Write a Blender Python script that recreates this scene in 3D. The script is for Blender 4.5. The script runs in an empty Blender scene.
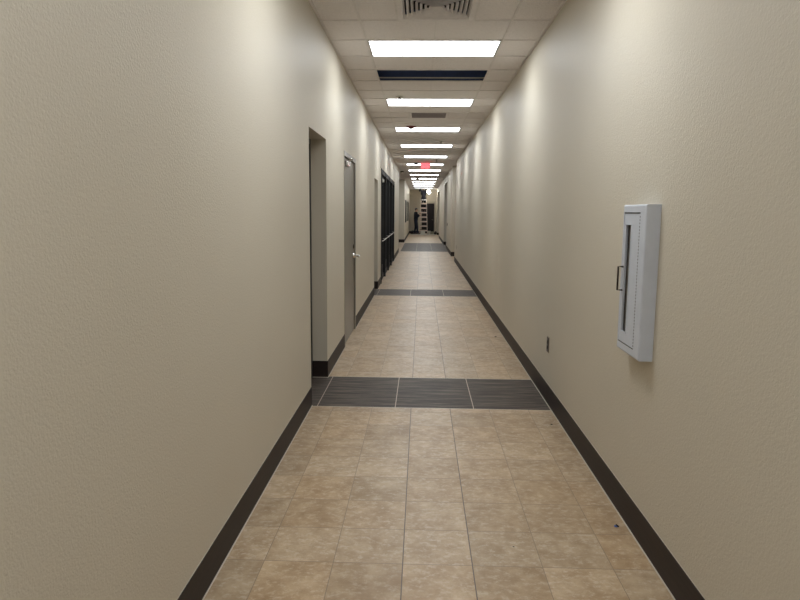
import bpy, bmesh, math, random
from mathutils import Vector, Matrix
random.seed(7)
S = bpy.context.scene
C = S.collection
PI = math.pi

# ------------------------------------------------------------------ camera
F_PX, YAW, PITCH, ROLL, CAM_H = 650.96, 0.03174, 0.13538, 0.008575, 1.5136
cam_d = bpy.data.cameras.new('camera'); cam = bpy.data.objects.new('camera', cam_d); C.objects.link(cam)
cam_d.sensor_width = 36.0; cam_d.lens = F_PX * 36.0 / 800.0; cam_d.clip_start = 0.05; cam_d.clip_end = 200
cy, sy = math.cos(YAW), math.sin(YAW)
fwd = Vector((-sy*math.cos(PITCH), cy*math.cos(PITCH), -math.sin(PITCH)))
rt = Vector((cy, sy, 0)); up = rt.cross(fwd)
r2 = rt*math.cos(ROLL) + up*math.sin(ROLL); u2 = -rt*math.sin(ROLL) + up*math.cos(ROLL)
m = Matrix((r2, u2, -fwd)).transposed().to_4x4(); m.translation = (0, 0, CAM_H)
cam.matrix_world = m
S.camera = cam

# ------------------------------------------------------------------ world, exposure, lamp strength
w = bpy.data.worlds.new('world'); S.world = w; w.use_nodes = True
w.node_tree.nodes['Background'].inputs[0].default_value = (0.5, 0.5, 0.5, 1)
w.node_tree.nodes['Background'].inputs[1].default_value = 0.02
S.view_settings.view_transform = 'Standard'; S.view_settings.look = 'None'
S.view_settings.exposure = 1.02; S.view_settings.gamma = 1.0; S.view_settings.use_curve_mapping = False
LENS_STRENGTH = 6.0
LENS_COLOUR = (0.93, 0.975, 1.0, 1)

# ------------------------------------------------------------------ main sizes (metres)
XL, XR = -0.842, 1.026          # wall faces
H = 3.026                       # ceiling height
CC = 0.0937                     # centre line of the ceiling grid
Y0, G = 5.470, 0.61             # ceiling grid origin and pitch
YB, YE = -4.3, 45.9             # back wall, end wall
BASE_H = 0.155

# ------------------------------------------------------------------ mesh helpers
def bx(bm, x0, x1, y0, y1, z0, z1, bev=0.0, mi=0):
    vs = [bm.verts.new((x, y, z)) for z in (z0, z1) for y in (y0, y1) for x in (x0, x1)]
    fs = []
    for a in ((0,2,3,1),(4,5,7,6),(0,1,5,4),(2,6,7,3),(0,4,6,2),(1,3,7,5)):
        f = bm.faces.new([vs[i] for i in a]); f.material_index = mi; fs.append(f)
    if bev > 0:
        es = list({e for f in fs for e in f.edges})
        bmesh.ops.bevel(bm, geom=es, offset=bev, segments=2, affect='EDGES', profile=0.5, clamp_overlap=True)
    return fs

def quad(bm, pts, mi=0):
    f = bm.faces.new([bm.verts.new(p) for p in pts]); f.material_index = mi; return f

def frame_from(d):
    d = d.normalized(); a = Vector((0,0,1)) if abs(d.z) < 0.9 else Vector((1,0,0))
    x = d.cross(a).normalized(); return x, d.cross(x).normalized()

def tube(bm, pts, r, n=10, caps=True, mi=0):
    pts = [Vector(p) for p in pts]
    rs = r if isinstance(r, (list, tuple)) else [r]*len(pts)
    rings = []; px = None
    for i, p in enumerate(pts):
        d = (pts[min(i+1, len(pts)-1)] - pts[max(i-1, 0)])
        x, y = frame_from(d)
        if px is not None:
            dn = d.normalized(); x = (px - dn*px.dot(dn)).normalized(); y = dn.cross(x)
        px = x
        rings.append([bm.verts.new(p + (x*math.cos(t) + y*math.sin(t))*rs[i]) for t in [2*PI*k/n for k in range(n)]])
    for a, b in zip(rings, rings[1:]):
        for k in range(n):
            f = bm.faces.new((a[k], a[(k+1)%n], b[(k+1)%n], b[k])); f.material_index = mi; f.smooth = True
    if caps:
        f = bm.faces.new(rings[0][::-1]); f.material_index = mi
        f = bm.faces.new(rings[-1]); f.material_index = mi

def lathe(bm, prof, c, n=20, axis=(0,0,1), mi=0):
    c = Vector(c); ax = Vector(axis).normalized(); x, y = frame_from(ax); rings = []
    for r, h in prof:
        if r < 1e-6: rings.append([bm.verts.new(c + ax*h)])
        else: rings.append([bm.verts.new(c + ax*h + (x*math.cos(2*PI*k/n) + y*math.sin(2*PI*k/n))*r) for k in range(n)])
    for a, b in zip(rings, rings[1:]):
        for k in range(n):
            k2 = (k+1) % n
            if len(a) == 1 and len(b) == 1: continue
            if len(a) == 1: v = (a[0], b[k2], b[k])
            elif len(b) == 1: v = (a[k], a[k2], b[0])
            else: v = (a[k], a[k2], b[k2], b[k])
            f = bm.faces.new(v); f.material_index = mi; f.smooth = True

def obj(name, bm, mat, parent=None, normals=True):
    if normals: bmesh.ops.recalc_face_normals(bm, faces=bm.faces[:])
    me = bpy.data.meshes.new(name); bm.to_mesh(me); bm.free()
    for mt in (mat if isinstance(mat, (list, tuple)) else [mat]): me.materials.append(mt)
    o = bpy.data.objects.new(name, me); C.objects.link(o)
    if parent: o.parent = parent
    return o

def struct(name, bm, mat, parent=None, normals=True):
    o = obj(name, bm, mat, parent, normals)
    if not parent: o['kind'] = 'structure'
    return o

def tag(o, label, cat, group=None):
    o['label'] = label; o['category'] = cat
    if group: o['group'] = group
    return o

def thing(name, label, cat, loc=(0,0,0), group=None, rz=0.0):
    o = bpy.data.objects.new(name, None); C.objects.link(o); o.location = loc; o.rotation_euler = (0,0,rz)
    o.empty_display_size = 0.1
    return tag(o, label, cat, group)

def dup(root, loc, label, group=None):
    r = root.copy(); C.objects.link(r); r.location = loc; r['label'] = label
    if group: r['group'] = group
    for ch in list(root.children):
        c = ch.copy(); C.objects.link(c); c.parent = r
        for g in ch.children:
            d = g.copy(); C.objects.link(d); d.parent = c
    return r

def smooth(o):
    for p in o.data.polygons: p.use_smooth = True
    return o

# ------------------------------------------------------------------ materials
class NT:
    def __init__(s, name):
        s.m = bpy.data.materials.new(name); s.m.use_nodes = True; s.t = s.m.node_tree
        s.b = s.t.nodes['Principled BSDF']
    def n(s, kind, **kw):
        nd = s.t.nodes.new(kind)
        for k, v in kw.items(): setattr(nd, k, v)
        return nd
    def l(s, a, b): s.t.links.new(a, b)
    def math(s, op, a, b=None, c=None):
        nd = s.n('ShaderNodeMath', operation=op)
        for i, v in enumerate((a, b, c)):
            if v is None: continue
            if isinstance(v, (int, float)): nd.inputs[i].default_value = v
            else: s.l(v, nd.inputs[i])
        return nd.outputs[0]
    def mix(s, fac, a, b, mode='MIX'):
        nd = s.n('ShaderNodeMix', data_type='RGBA', blend_type=mode)
        for sock, v in ((nd.inputs[0], fac), (nd.inputs[6], a), (nd.inputs[7], b)):
            if isinstance(v, (int, float)): sock.default_value = v
            elif isinstance(v, tuple): sock.default_value = (*v, 1) if len(v) == 3 else v
            else: s.l(v, sock)
        return nd.outputs[2]
    def coords(s): return s.n('ShaderNodeTexCoord').outputs['Object']
    def noise(s, vec, scale, detail=2, rough=0.5, dim='3D'):
        nd = s.n('ShaderNodeTexNoise', noise_dimensions=dim); nd.inputs['Scale'].default_value = scale
        nd.inputs['Detail'].default_value = detail; nd.inputs['Roughness'].default_value = rough
        s.l(vec, nd.inputs['Vector']); return nd
    def mapping(s, vec, scale):
        nd = s.n('ShaderNodeMapping'); nd.inputs['Scale'].default_value = scale; s.l(vec, nd.inputs['Vector']); return nd.outputs[0]
    def ramp(s, fac, stops):
        nd = s.n('ShaderNodeValToRGB'); e = nd.color_ramp.elements
        while len(e) < len(stops): e.new(0.5)
        for i, (p, c) in enumerate(stops): e[i].position = p; e[i].color = (*c, 1)
        s.l(fac, nd.inputs[0]); return nd.outputs[0]
    def bump(s, h, strength, dist, prev=None):
        nd = s.n('ShaderNodeBump'); nd.inputs['Strength'].default_value = strength; nd.inputs['Distance'].default_value = dist
        s.l(h, nd.inputs['Height'])
        if prev is not None: s.l(prev, nd.inputs['Normal'])
        return nd.outputs[0]

def simple(name, col, rough=0.5, metal=0.0, var=0.06, scale=20.0, bump=0.0, emit=None, es=0.0):
    t = NT(name); co = t.coords(); nz = t.noise(co, scale, 3)
    lo = tuple(c*(1-var) for c in col); hi = tuple(min(1, c*(1+var)) for c in col)
    t.l(t.ramp(nz.outputs['Fac'], [(0.3, lo), (0.7, hi)]), t.b.inputs['Base Color'])
    t.b.inputs['Roughness'].default_value = rough; t.b.inputs['Metallic'].default_value = metal
    if bump: t.l(t.bump(nz.outputs['Fac'], bump, 0.002), t.b.inputs['Normal'])
    if emit:
        t.b.inputs['Emission Color'].default_value = (*emit, 1); t.b.inputs['Emission Strength'].default_value = es
    return t.m

def wall_mat():
    t = NT('beige_orange_peel_paint'); co = t.coords()
    big = t.noise(co, 0.8, 3)
    t.l(t.ramp(big.outputs['Fac'], [(0.3, (0.590, 0.540, 0.448)), (0.7, (0.612, 0.562, 0.468))]), t.b.inputs['Base Color'])
    fine = t.noise(co, 170.0, 2, 0.5); mid = t.noise(co, 95.0, 2)
    b = t.bump(fine.outputs['Fac'], 0.5, 0.002)
    b = t.bump(mid.outputs['Fac'], 0.5, 0.003, b)
    t.l(b, t.b.inputs['Normal'])
    t.b.inputs['Roughness'].default_value = 0.50
    t.b.inputs['Specular IOR Level'].default_value = 0.32
    return t.m

def base_mat():
    t = NT('dark_brown_base'); co = t.coords()
    n = t.noise(t.mapping(co, (6, 1.0, 20)), 5.0, 4)
    t.l(t.ramp(n.outputs['Fac'], [(0.3, (0.014, 0.008, 0.007)), (0.7, (0.024, 0.014, 0.012))]), t.b.inputs['Base Color'])
    t.b.inputs['Roughness'].default_value = 0.55
    t.b.inputs['Specular IOR Level'].default_value = 0.35
    return t.m

def tile_mat():
    t = NT('travertine_look_floor_tile'); co = t.coords()
    sep = t.n('ShaderNodeSeparateXYZ'); t.l(co, sep.inputs[0])
    P = 0.3016; PY = 0.3075
    u = t.math('DIVIDE', t.math('ADD', sep.outputs[0], 0.0625 + 10*P), P)
    v = t.math('DIVIDE', t.math('ADD', sep.outputs[1], -2.640 + 40*PY), PY)
    fu = t.math('FRACT', u); fv = t.math('FRACT', v); iu = t.math('FLOOR', u); iv = t.math('FLOOR', v)
    du = t.math('MINIMUM', fu, t.math('SUBTRACT', 1.0, fu)); dv = t.math('MINIMUM', fv, t.math('SUBTRACT', 1.0, fv))
    cmb = t.n('ShaderNodeCombineXYZ'); t.l(iu, cmb.inputs[0]); t.l(iv, cmb.inputs[1])
    wn = t.n('ShaderNodeTexWhiteNoise', noise_dimensions='2D'); t.l(cmb.outputs[0], wn.inputs['Vector'])
    # every tile gets its own cut of the stone pattern
    off = t.n('ShaderNodeVectorMath', operation='SCALE'); t.l(wn.outputs['Color'], off.inputs[0]); off.inputs['Scale'].default_value = 20.0
    add = t.n('ShaderNodeVectorMath', operation='ADD'); t.l(co, add.inputs[0]); t.l(off.outputs[0], add.inputs[1])
    cloud = t.noise(add.outputs[0], 7.0, 6, 0.72); vein = t.noise(t.mapping(add.outputs[0], (1.0, 1.3, 1)), 26.0, 6, 0.75)
    fine = t.noise(co, 90.0, 3, 0.6)
    base = t.ramp(cloud.outputs['Fac'], [(0.36, (0.320, 0.222, 0.130)), (0.5, (0.392, 0.290, 0.186)), (0.64, (0.480, 0.375, 0.255))])
    veinc = t.ramp(vein.outputs['Fac'], [(0.50, (0, 0, 0)), (0.64, (1, 1, 1))])
    vf = t.math('MULTIPLY', veinc, 0.55)
    col = t.mix(vf, base, (0.60, 0.53, 0.43))
    sc_ = t.n('ShaderNodeSeparateColor'); t.l(wn.outputs['Color'], sc_.inputs[0])
    col = t.mix(t.math('MULTIPLY', sc_.outputs[1], 0.40), col, (0.86, 0.70, 0.48), 'MULTIPLY')
    sh = t.math('ADD', 0.98, t.math('MULTIPLY', wn.outputs['Value'], 0.20))
    sh = t.math('MULTIPLY', sh, t.math('ADD', 0.93, t.math('MULTIPLY', fine.outputs['Fac'], 0.14)))
    vm = t.n('ShaderNodeVectorMath', operation='SCALE'); t.l(col, vm.inputs[0]); t.l(sh, vm.inputs['Scale'])
    # joints: the two by the middle tile are wider and darker
    near_mid = t.math('LESS_THAN', t.math('ABSOLUTE', t.math('SUBTRACT', sep.outputs[0], 0.0883)), 0.17)
    hw = t.math('ADD', 0.0045, t.math('MULTIPLY', near_mid, 0.0040))
    gu = t.math('LESS_THAN', du, hw); gv = t.math('LESS_THAN', dv, 0.0052)
    gr = t.math('MAXIMUM', gu, gv)
    gcol = t.mix(t.math('MULTIPLY', gu, near_mid), (0.20, 0.145, 0.100), (0.11, 0.080, 0.060))
    final = t.mix(gr, vm.outputs[0], gcol)
    t.l(final, t.b.inputs['Base Color'])
    t.l(t.math('ADD', 0.33, t.math('MULTIPLY', fine.outputs['Fac'], 0.16)), t.b.inputs['Roughness'])
    hgt = t.math('SUBTRACT', t.math('MULTIPLY', vein.outputs['Fac'], 0.25), gr)
    t.l(t.bump(hgt, 0.25, 0.0015), t.b.inputs['Normal'])
    return t.m

def band_mat():
    t = NT('charcoal_linear_tile'); co = t.coords()
    sep = t.n('ShaderNodeSeparateXYZ'); t.l(co, sep.inputs[0])
    u = t.math('DIVIDE', t.math('ADD', sep.outputs[0], 0.796 + 6.10), 0.610)
    fu = t.math('FRACT', u); du = t.math('MINIMUM', fu, t.math('SUBTRACT', 1.0, fu))
    st = t.noise(t.mapping(co, (1.2, 22, 1)), 2.0, 5, 0.7); cl = t.noise(co, 7.0, 4)
    base = t.ramp(st.outputs['Fac'], [(0.38, (0.034, 0.024, 0.019)), (0.5, (0.070, 0.053, 0.043)), (0.62, (0.175, 0.140, 0.115))])
    base = t.mix(t.math('MULTIPLY', cl.outputs['Fac'], 0.25), base, (0.09, 0.088, 0.086))
    g = t.math('LESS_THAN', du, 0.0052)
    t.l(t.mix(g, base, (0.50, 0.42, 0.35)), t.b.inputs['Base Color'])
    t.b.inputs['Roughness'].default_value = 0.5; t.b.inputs['Specular IOR Level'].default_value = 0.15
    t.l(t.bump(st.outputs['Fac'], 0.2, 0.001), t.b.inputs['Normal'])
    return t.m

def ceil_mat():
    t = NT('mineral_ceiling_tile'); co = t.coords()
    a = t.noise(co, 160.0, 2, 0.6); b = t.noise(co, 1.2, 2)
    col = t.ramp(a.outputs['Fac'], [(0.33, (0.70, 0.675, 0.68)), (0.5, (0.90, 0.865, 0.87)), (0.7, (0.92, 0.885, 0.89))])
    col = t.mix(t.math('MULTIPLY', b.outputs['Fac'], 0.15), col, (0.82, 0.79, 0.79))
    t.l(col, t.b.inputs['Base Color']); t.b.inputs['Roughness'].default_value = 0.9
    t.l(t.bump(a.outputs['Fac'], 0.35, 0.002), t.b.inputs['Normal'])
    return t.m

def lens_mat(name, strength):
    t = NT(name); co = t.coords()
    n = t.n('ShaderNodeTexVoronoi'); n.inputs['Scale'].default_value = 120; t.l(co, n.inputs['Vector'])
    t.l(t.ramp(n.outputs['Distance'], [(0.0, (0.75,0.75,0.75)), (1.0, (0.85,0.85,0.85))]), t.b.inputs['Base Color'])
    t.b.inputs['Roughness'].default_value = 0.4
    t.b.inputs['Emission Color'].default_value = LENS_COLOUR; t.b.inputs['Emission Strength'].default_value = strength
    return t.m

def steel_mat():
    t = NT('brushed_grey_steel'); co = t.coords()
    n = t.noise(t.mapping(co, (30, 30, 1.5)), 4.0, 4)
    t.l(t.ramp(n.outputs['Fac'], [(0.3, (0.19, 0.175, 0.15)), (0.7, (0.26, 0.24, 0.205))]), t.b.inputs['Base Color'])
    t.b.inputs['Metallic'].default_value = 0.35; t.b.inputs['Roughness'].default_value = 0.34
    return t.m

def glass_mat():
    t = NT('dark_tinted_glass')
    co = t.coords(); n = t.noise(co, 2.0, 1)
    t.l(t.ramp(n.outputs['Fac'], [(0.3, (0.030, 0.032, 0.036)), (0.7, (0.036, 0.038, 0.042))]), t.b.inputs['Base Color'])
    t.b.inputs['Roughness'].default_value = 0.06; t.b.inputs['Transmission Weight'].default_value = 0.6
    return t.m

M = dict(
    wall=wall_mat(), base=base_mat(), tile=tile_mat(), band=band_mat(), ceil=ceil_mat(), steel=steel_mat(), glass=glass_mat(),
    lens=lens_mat('lit_fluorescent_lens', LENS_STRENGTH), lens_dim=lens_mat('dimly_lit_fluorescent_lens', LENS_STRENGTH*0.30),
    caulk=simple('pale_caulk', (0.60, 0.55, 0.47), 0.6), grid=simple('white_painted_steel_grid', (0.80, 0.77, 0.77), 0.7),
    white=simple('white_enamel', (0.66, 0.66, 0.66), 0.35), cab=simple('blue_white_enamel', (0.58, 0.615, 0.69), 0.36, var=0.03),
    groove=simple('black_and_painted_shade', (0.02, 0.02, 0.02), 0.8),  # black parts; also painted darkness of the side room and cabinet door gap
    dark=simple('very_dark_wood', (0.010, 0.008, 0.007), 0.45, scale=6), black=simple('black_aluminium', (0.008, 0.008, 0.010), 0.65),
    chrome=simple('bright_chrome', (0.75, 0.74, 0.72), 0.18, 1.0, 0.02), bronze=simple('dark_bronze', (0.05, 0.038, 0.03), 0.35, 0.6),
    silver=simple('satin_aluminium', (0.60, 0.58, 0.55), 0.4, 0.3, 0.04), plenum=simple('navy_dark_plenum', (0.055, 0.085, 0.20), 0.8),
    louver=simple('louvre_grey_enamel', (0.86, 0.83, 0.84), 0.6), grille=simple('grille_mauve_grey', (0.30, 0.26, 0.27), 0.6),
    duct=simple('duct_purple_black', (0.016, 0.012, 0.024), 0.6, 0.2), red=simple('alarm_red', (0.16, 0.012, 0.014), 0.4),
    exitred=simple('exit_letter_red', (0.8, 0.05, 0.06), 0.4, emit=(1.0, 0.08, 0.10), es=1.6),
    exitface=simple('exit_face_pale_red', (0.65, 0.25, 0.25), 0.4, emit=(1.0, 0.17, 0.20), es=0.45),
    plate=simple('beige_plate', (0.45, 0.40, 0.33), 0.45), brown=simple('brown_plate', (0.020, 0.014, 0.012), 0.4),
    blue=simple('blue_plastic', (0.05, 0.10, 0.35), 0.4), grit=simple('dark_grit', (0.02, 0.016, 0.013), 0.8),
    skin=simple('skin', (0.45, 0.26, 0.18), 0.55), hair=simple('black_hair', (0.012, 0.010, 0.010), 0.6, scale=80, bump=0.3),
    jacket=simple('navy_cloth', (0.009, 0.012, 0.026), 0.95, scale=60, bump=0.2), trousers=simple('dark_blue_denim', (0.012, 0.017, 0.036), 0.95, scale=90, bump=0.2),
    shirt=simple('near_black_cloth', (0.005, 0.006, 0.012), 0.95, scale=60, bump=0.2), shoe=simple('worn_leather', (0.10, 0.08, 0.07), 0.6),
    hat=simple('white_hard_shell', (0.80, 0.78, 0.76), 0.3), tread=simple('pinkish_fibreglass', (0.74, 0.62, 0.55), 0.5),
    cloth=simple('pale_drop_cloth', (0.55, 0.52, 0.47), 0.9, scale=8, bump=0.6), box=simple('white_carton', (0.68, 0.68, 0.62), 0.7),
    olive=simple('grey_green_bag', (0.30, 0.31, 0.24), 0.8), enddoor=simple('dark_plum_door', (0.012, 0.008, 0.011), 0.75, scale=8),
    smoke=simple('smoky_brown_pane', (0.085, 0.070, 0.055), 0.12, scale=9, var=0.5), lamp=simple('lit_work_lamp_globe', (0.8,0.8,0.8), 0.4, emit=(1.0, 0.97, 0.86), es=24.0),
    eye=simple('eye_white', (0.7, 0.68, 0.65), 0.3),
)

# ------------------------------------------------------------------ floor
XA, XB = -4.0, 4.0                       # ends of the side passages
b = bmesh.new()
bands = [(4.905, 5.830), (11.68, 12.67), (24.9, 31.6)]
def strip(y0, y1, mi, x0, x1): quad(b, [(x0,y0,0),(x1,y0,0),(x1,y1,0),(x0,y1,0)], mi)
ycur = YB - 0.2; g = 0.004
for y0, y1 in bands:
    strip(ycur, y0-g, 0, XA, XB); strip(y0-g, y0+g, 2, XA, XB)
    if y0 > 20:
        strip(y0+g, y1-g, 0, XA, XL+0.05); strip(y0+g, y1-g, 1, XL+0.05, XB)
    else: strip(y0+g, y1-g, 1, XA, XB)
    strip(y1-g, y1+g, 2, XA, XB); ycur = y1+g
strip(ycur, YE+0.2, 0, XA, XB)
floor = struct('floor', b, [M['tile'], M['band'], M['caulk']], normals=False)

# ------------------------------------------------------------------ walls
T = 0.30; HW = H + 0.005
# (y0, y1, top) of every opening cut through the wall face
OPL = [(4.915, 5.79, 2.13), (7.10, 8.32, 2.155), (11.68, 12.63, 2.095), (13.60, 19.90, 2.385)]
b = bmesh.new(); y = YB
for y0, y1, top in OPL:
    bx(b, XL-T, XL, y, y0, 0, HW); bx(b, XL-T, XL, y0, y1, top, HW); y = y1
bx(b, XL-T, XL, y, 24.3, 0, HW)
bx(b, XL-T, XL, 32.0, YE, 0, HW)
bx(b, XA, XL-T, 32.0, 32.2, 0, HW); bx(b, XA, XL-T, 24.1, 24.3, 0, HW); bx(b, XA-0.2, XA, 24.1, 32.2, 0, HW)
struct('wall_left', b, M['wall'])
OPR = [(27.0, 30.0, 2.72), (38.3, 42.8, 2.72)]
b = bmesh.new()
bx(b, XR, XR+T, YB, 20.1, 0, HW)
y = 22.3
for y0, y1, top in OPR:
    bx(b, XR, XR+T, y, y0, 0, HW); bx(b, XR, XR+T, y0, y1, top, HW); y = y1
bx(b, XR, XR+T, y, YE, 0, HW)
bx(b, XR+T, XB, 22.3, 22.5, 0, HW); bx(b, XR+T, XB, 19.9, 20.1, 0, HW); bx(b, XB, XB+0.2, 19.9, 22.5, 0, HW)
struct('wall_right', b, M['wall'])
b = bmesh.new()
DX0, DX1, DZ = -0.03, 0.93, 2.10
bx(b, XL-T, DX0, YE, YE+0.2, 0, HW); bx(b, DX1, XR+T, YE, YE+0.2, 0, HW); bx(b, DX0, DX1, YE, YE+0.2, DZ, HW)
struct('wall_end', b, M['wall'])
b = bmesh.new(); bx(b, XL-T, XR+T, YB-0.2, YB, 0, HW); struct('wall_back', b, M['wall'])

# ------------------------------------------------------------------ baseboards with a pale caulk line at the floor
def base_run(b, c, x0, y0, x1, y1, side):
    """board along (x0,y0)-(x1,y1), standing out from the wall to `side` by 11 mm"""
    t = 0.005; ct = 0.004
    dx, dy = (x1-x0), (y1-y0); L = math.hypot(dx, dy); nx, ny = -dy/L*side, dx/L*side
    def poly(bm, o0, o1, z0, z1):
        xs = sorted((x0+nx*o0, x0+nx*o1, x1+nx*o0, x1+nx*o1)); ys = sorted((y0+ny*o0, y0+ny*o1, y1+ny*o0, y1+ny*o1))
        bx(bm, xs[0], xs[-1], ys[0], ys[-1], z0, z1)
    poly(b, 0, t, 0.0, BASE_H); poly(c, t, t+ct, 0.0, 0.005); poly(c, 0, t*0.35, BASE_H, BASE_H+0.002)
RD = 0.145                                # depth of the door recesses
b = bmesh.new(); c = bmesh.new()
for y0, y1 in ((YB, 4.915), (5.79, 7.10), (8.32, 11.68), (12.63, 13.60), (19.90, 24.3), (32.0, YE)):
    base_run(b, c, XL, y0, XL, y1, -1)
for yy in (5.79, 12.63): base_run(b, c, XL-RD, yy, XL+0.005, yy, -1)
base_run(b, c, XA, 32.0, XL+0.005, 32.0, -1); base_run(b, c, XA, 24.3, XL, 24.3, 1)
struct('baseboard_left', b, M['base']); struct('trim_1', c, M['caulk'])
b = bmesh.new(); c = bmesh.new()
for y0, y1 in ((YB, 20.1), (22.3, 27.0), (30.0, 38.3), (42.8, YE)):
    base_run(b, c, XR, y0, XR, y1, 1)
for yy in (30.0, 42.8): base_run(b, c, XR-0.005, yy, XR+0.15, yy, -1)
base_run(b, c, XR-0.005, 22.3, XB, 22.3, -1)
struct('baseboard_right', b, M['base']); struct('trim_2', c, M['caulk'])
b = bmesh.new()
bx(b, XL, DX0-0.05, YE-0.011, YE, 0, BASE_H); bx(b, DX1+0.05, XR, YE-0.011, YE, 0, BASE_H)
struct('baseboard_end', b, M['base'])
b = bmesh.new(); bx(b, XL, XR, YB, YB+0.011, 0, BASE_H); struct('baseboard_back', b, M['base'])

# ------------------------------------------------------------------ ceiling: tiles, T-bar grid, plenum
K0, K1 = -17, 67                         # grid rows
holes = {}                               # row -> (x0, x1) left open in the tiles
LIGHT_K = [k for k in range(-14, 62, 5)]
for k in LIGHT_K: holes[k] = (CC-0.61, CC+0.61)
HOLE_K, DIFF_K, GRILLE_K, WORK_K = 3, -1, 8, 64
holes[HOLE_K] = (CC-0.61, CC+0.61)
for k in (DIFF_K, GRILLE_K, WORK_K): holes[k] = (CC-0.305, CC+0.305)
tl = bmesh.new(); gr = bmesh.new(); ZT = H + 0.0075; hb = 0.009
for k in range(K0, K1):
    y0, y1 = Y0 + G*k, Y0 + G*(k+1)
    y0, y1 = max(y0, YB), min(y1, YE)
    if k in holes and abs(holes[k][0] - (CC-0.305)) < 1e-6: xs = [XL, CC-0.61, CC-0.305, CC+0.305, CC+0.61, XR]
    else: xs = [XL, CC-0.61, CC, CC+0.61, XR]
    for xa, xb in zip(xs, xs[1:]):
        if k in holes and xa >= holes[k][0]-1e-4 and xb <= holes[k][1]+1e-4: continue
        quad(tl, [(xa,y0,ZT),(xa,y1,ZT),(xb,y1,ZT),(xb,y0,ZT)])
    for x in xs[1:-1]:
        if k in holes and holes[k][0]+1e-4 < x < holes[k][1]-1e-4: continue
        hq = 0.004 if abs(x-CC) < 1e-4 else hb
        bx(gr, x-hq, x+hq, y0+hb, y1-hb, H, H+0.008)
    bx(gr, XL, XR, y0-hb, y0+hb, H, H+0.008)
bx(gr, XL, XL+0.02, YB, YE, H, H+0.03); bx(gr, XR-0.02, XR, YB, YE, H, H+0.03)
# side passages
for xa, xb, ya, yb in ((XA, XL, 24.3, 32.0), (XR, XB, 20.1, 22.3)):
    quad(tl, [(xa,ya,ZT),(xa,yb,ZT),(xb,yb,ZT),(xb,ya,ZT)])
struct('ceiling', tl, M['ceil'], normals=False)
struct('trim_3', gr, M['grid'])
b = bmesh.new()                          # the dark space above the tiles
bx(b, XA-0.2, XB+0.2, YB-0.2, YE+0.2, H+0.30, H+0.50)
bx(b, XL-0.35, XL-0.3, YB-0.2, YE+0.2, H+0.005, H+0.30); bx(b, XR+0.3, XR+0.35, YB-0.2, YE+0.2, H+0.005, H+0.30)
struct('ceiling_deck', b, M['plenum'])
b = bmesh.new()                          # lines of pipe crossing above the open panel
yh = Y0 + G*HOLE_K
tube(b, [(XL-0.1, yh+0.555, H+0.030), (XR+0.1, yh+0.555, H+0.030)], 0.007)
tag(obj('conduit', b, M['silver']), 'thin grey conduit running across inside the dark open ceiling panel', 'pipe')
b = bmesh.new(); bx(b, XL-0.15, XR+0.15, yh+0.625, yh+1.0, H+0.012, H+0.26, 0.02)
tag(obj('navy_fill_box', b, M['plenum']), 'added navy box catching light behind the dark open ceiling panel', 'duct')  # box added to catch floor light, so the opening reads navy
b = bmesh.new()
random.seed(3)
for i in range(5):
    x0 = -0.02 + i*0.05
    tube(b, [(x0-0.18, yh+0.60, H+0.20), (x0-0.06, yh+0.48, H+0.105+0.006*i), (x0+0.06, yh+0.44, H+0.098+0.005*i), (x0+0.22, yh+0.52, H+0.16)], 0.010, 8)
tag(obj('cable_bundle', b, M['silver']), 'bundle of pale cables sagging inside the dark open ceiling panel', 'cable')

# ------------------------------------------------------------------ ceiling lights
def make_light(lens, label):
    t = thing('ceiling_light', label, 'light', (0,0,0), 'ceiling lights along the corridor')
    f = bmesh.new(); x, y0, y1, fr = 0.598, 0.012, 0.598, 0.012
    bx(f, -x, x, y0, y0+fr, 0.001, 0.10); bx(f, -x, x, y1-fr, y1, 0.001, 0.10)
    bx(f, -x, -x+fr, y0+fr, y1-fr, 0.001, 0.10); bx(f, x-fr, x, y0+fr, y1-fr, 0.001, 0.10)
    bx(f, -x, x, y0, y1, 0.10, 0.105)
    obj('frame', f, M['white'], t)
    l = bmesh.new(); bx(l, -x+fr, x-fr, y0+fr, y1-fr, 0.004, 0.010); obj('lens', l, lens, t)
    q = bmesh.new(); bx(q, -0.012, 0.012, y1-0.010, y1+0.004, -0.006, 0.003, 0.002); obj('latch', q, M['bronze'], t)
    return t
ordn = ['nearest lit ceiling light in view, a broad bright panel before the dark open ceiling panel',
        'second ceiling light from the near end, just beyond the dark open ceiling panel',
        'third ceiling light, beyond the small air grille with the red alarm at its edge',
        'fourth ceiling light from the near end, past the red alarm', 'fifth ceiling light from the near end, two before the exit sign',
        'sixth ceiling light, partly hidden behind the red exit sign', 'seventh ceiling light, first one past the exit sign',
        'eighth ceiling light, second one past the exit sign', 'ninth ceiling light, third one past the exit sign',
        'tenth ceiling light, fourth one past the exit sign', 'eleventh ceiling light, third from the far end',
        'twelfth ceiling light, last bright one before the person on the ladder', 'dim ceiling light at the far end, right before the person on the ladder']
first = None; dimfirst = None; i = 0
for k in LIGHT_K:
    loc = (CC, Y0 + G*k, H)
    if k < 1: lab = 'ceiling light behind the camera, number %d back from the first one in view' % (round((1-k)/5))
    else: lab = ordn[i]; i += 1
    if k == LIGHT_K[-1]:
        t = make_light(M['lens_dim'], lab); t.location = loc
    elif first is None:
        first = make_light(M['lens'], lab); first.location = loc
    else: dup(first, loc, lab)

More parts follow.
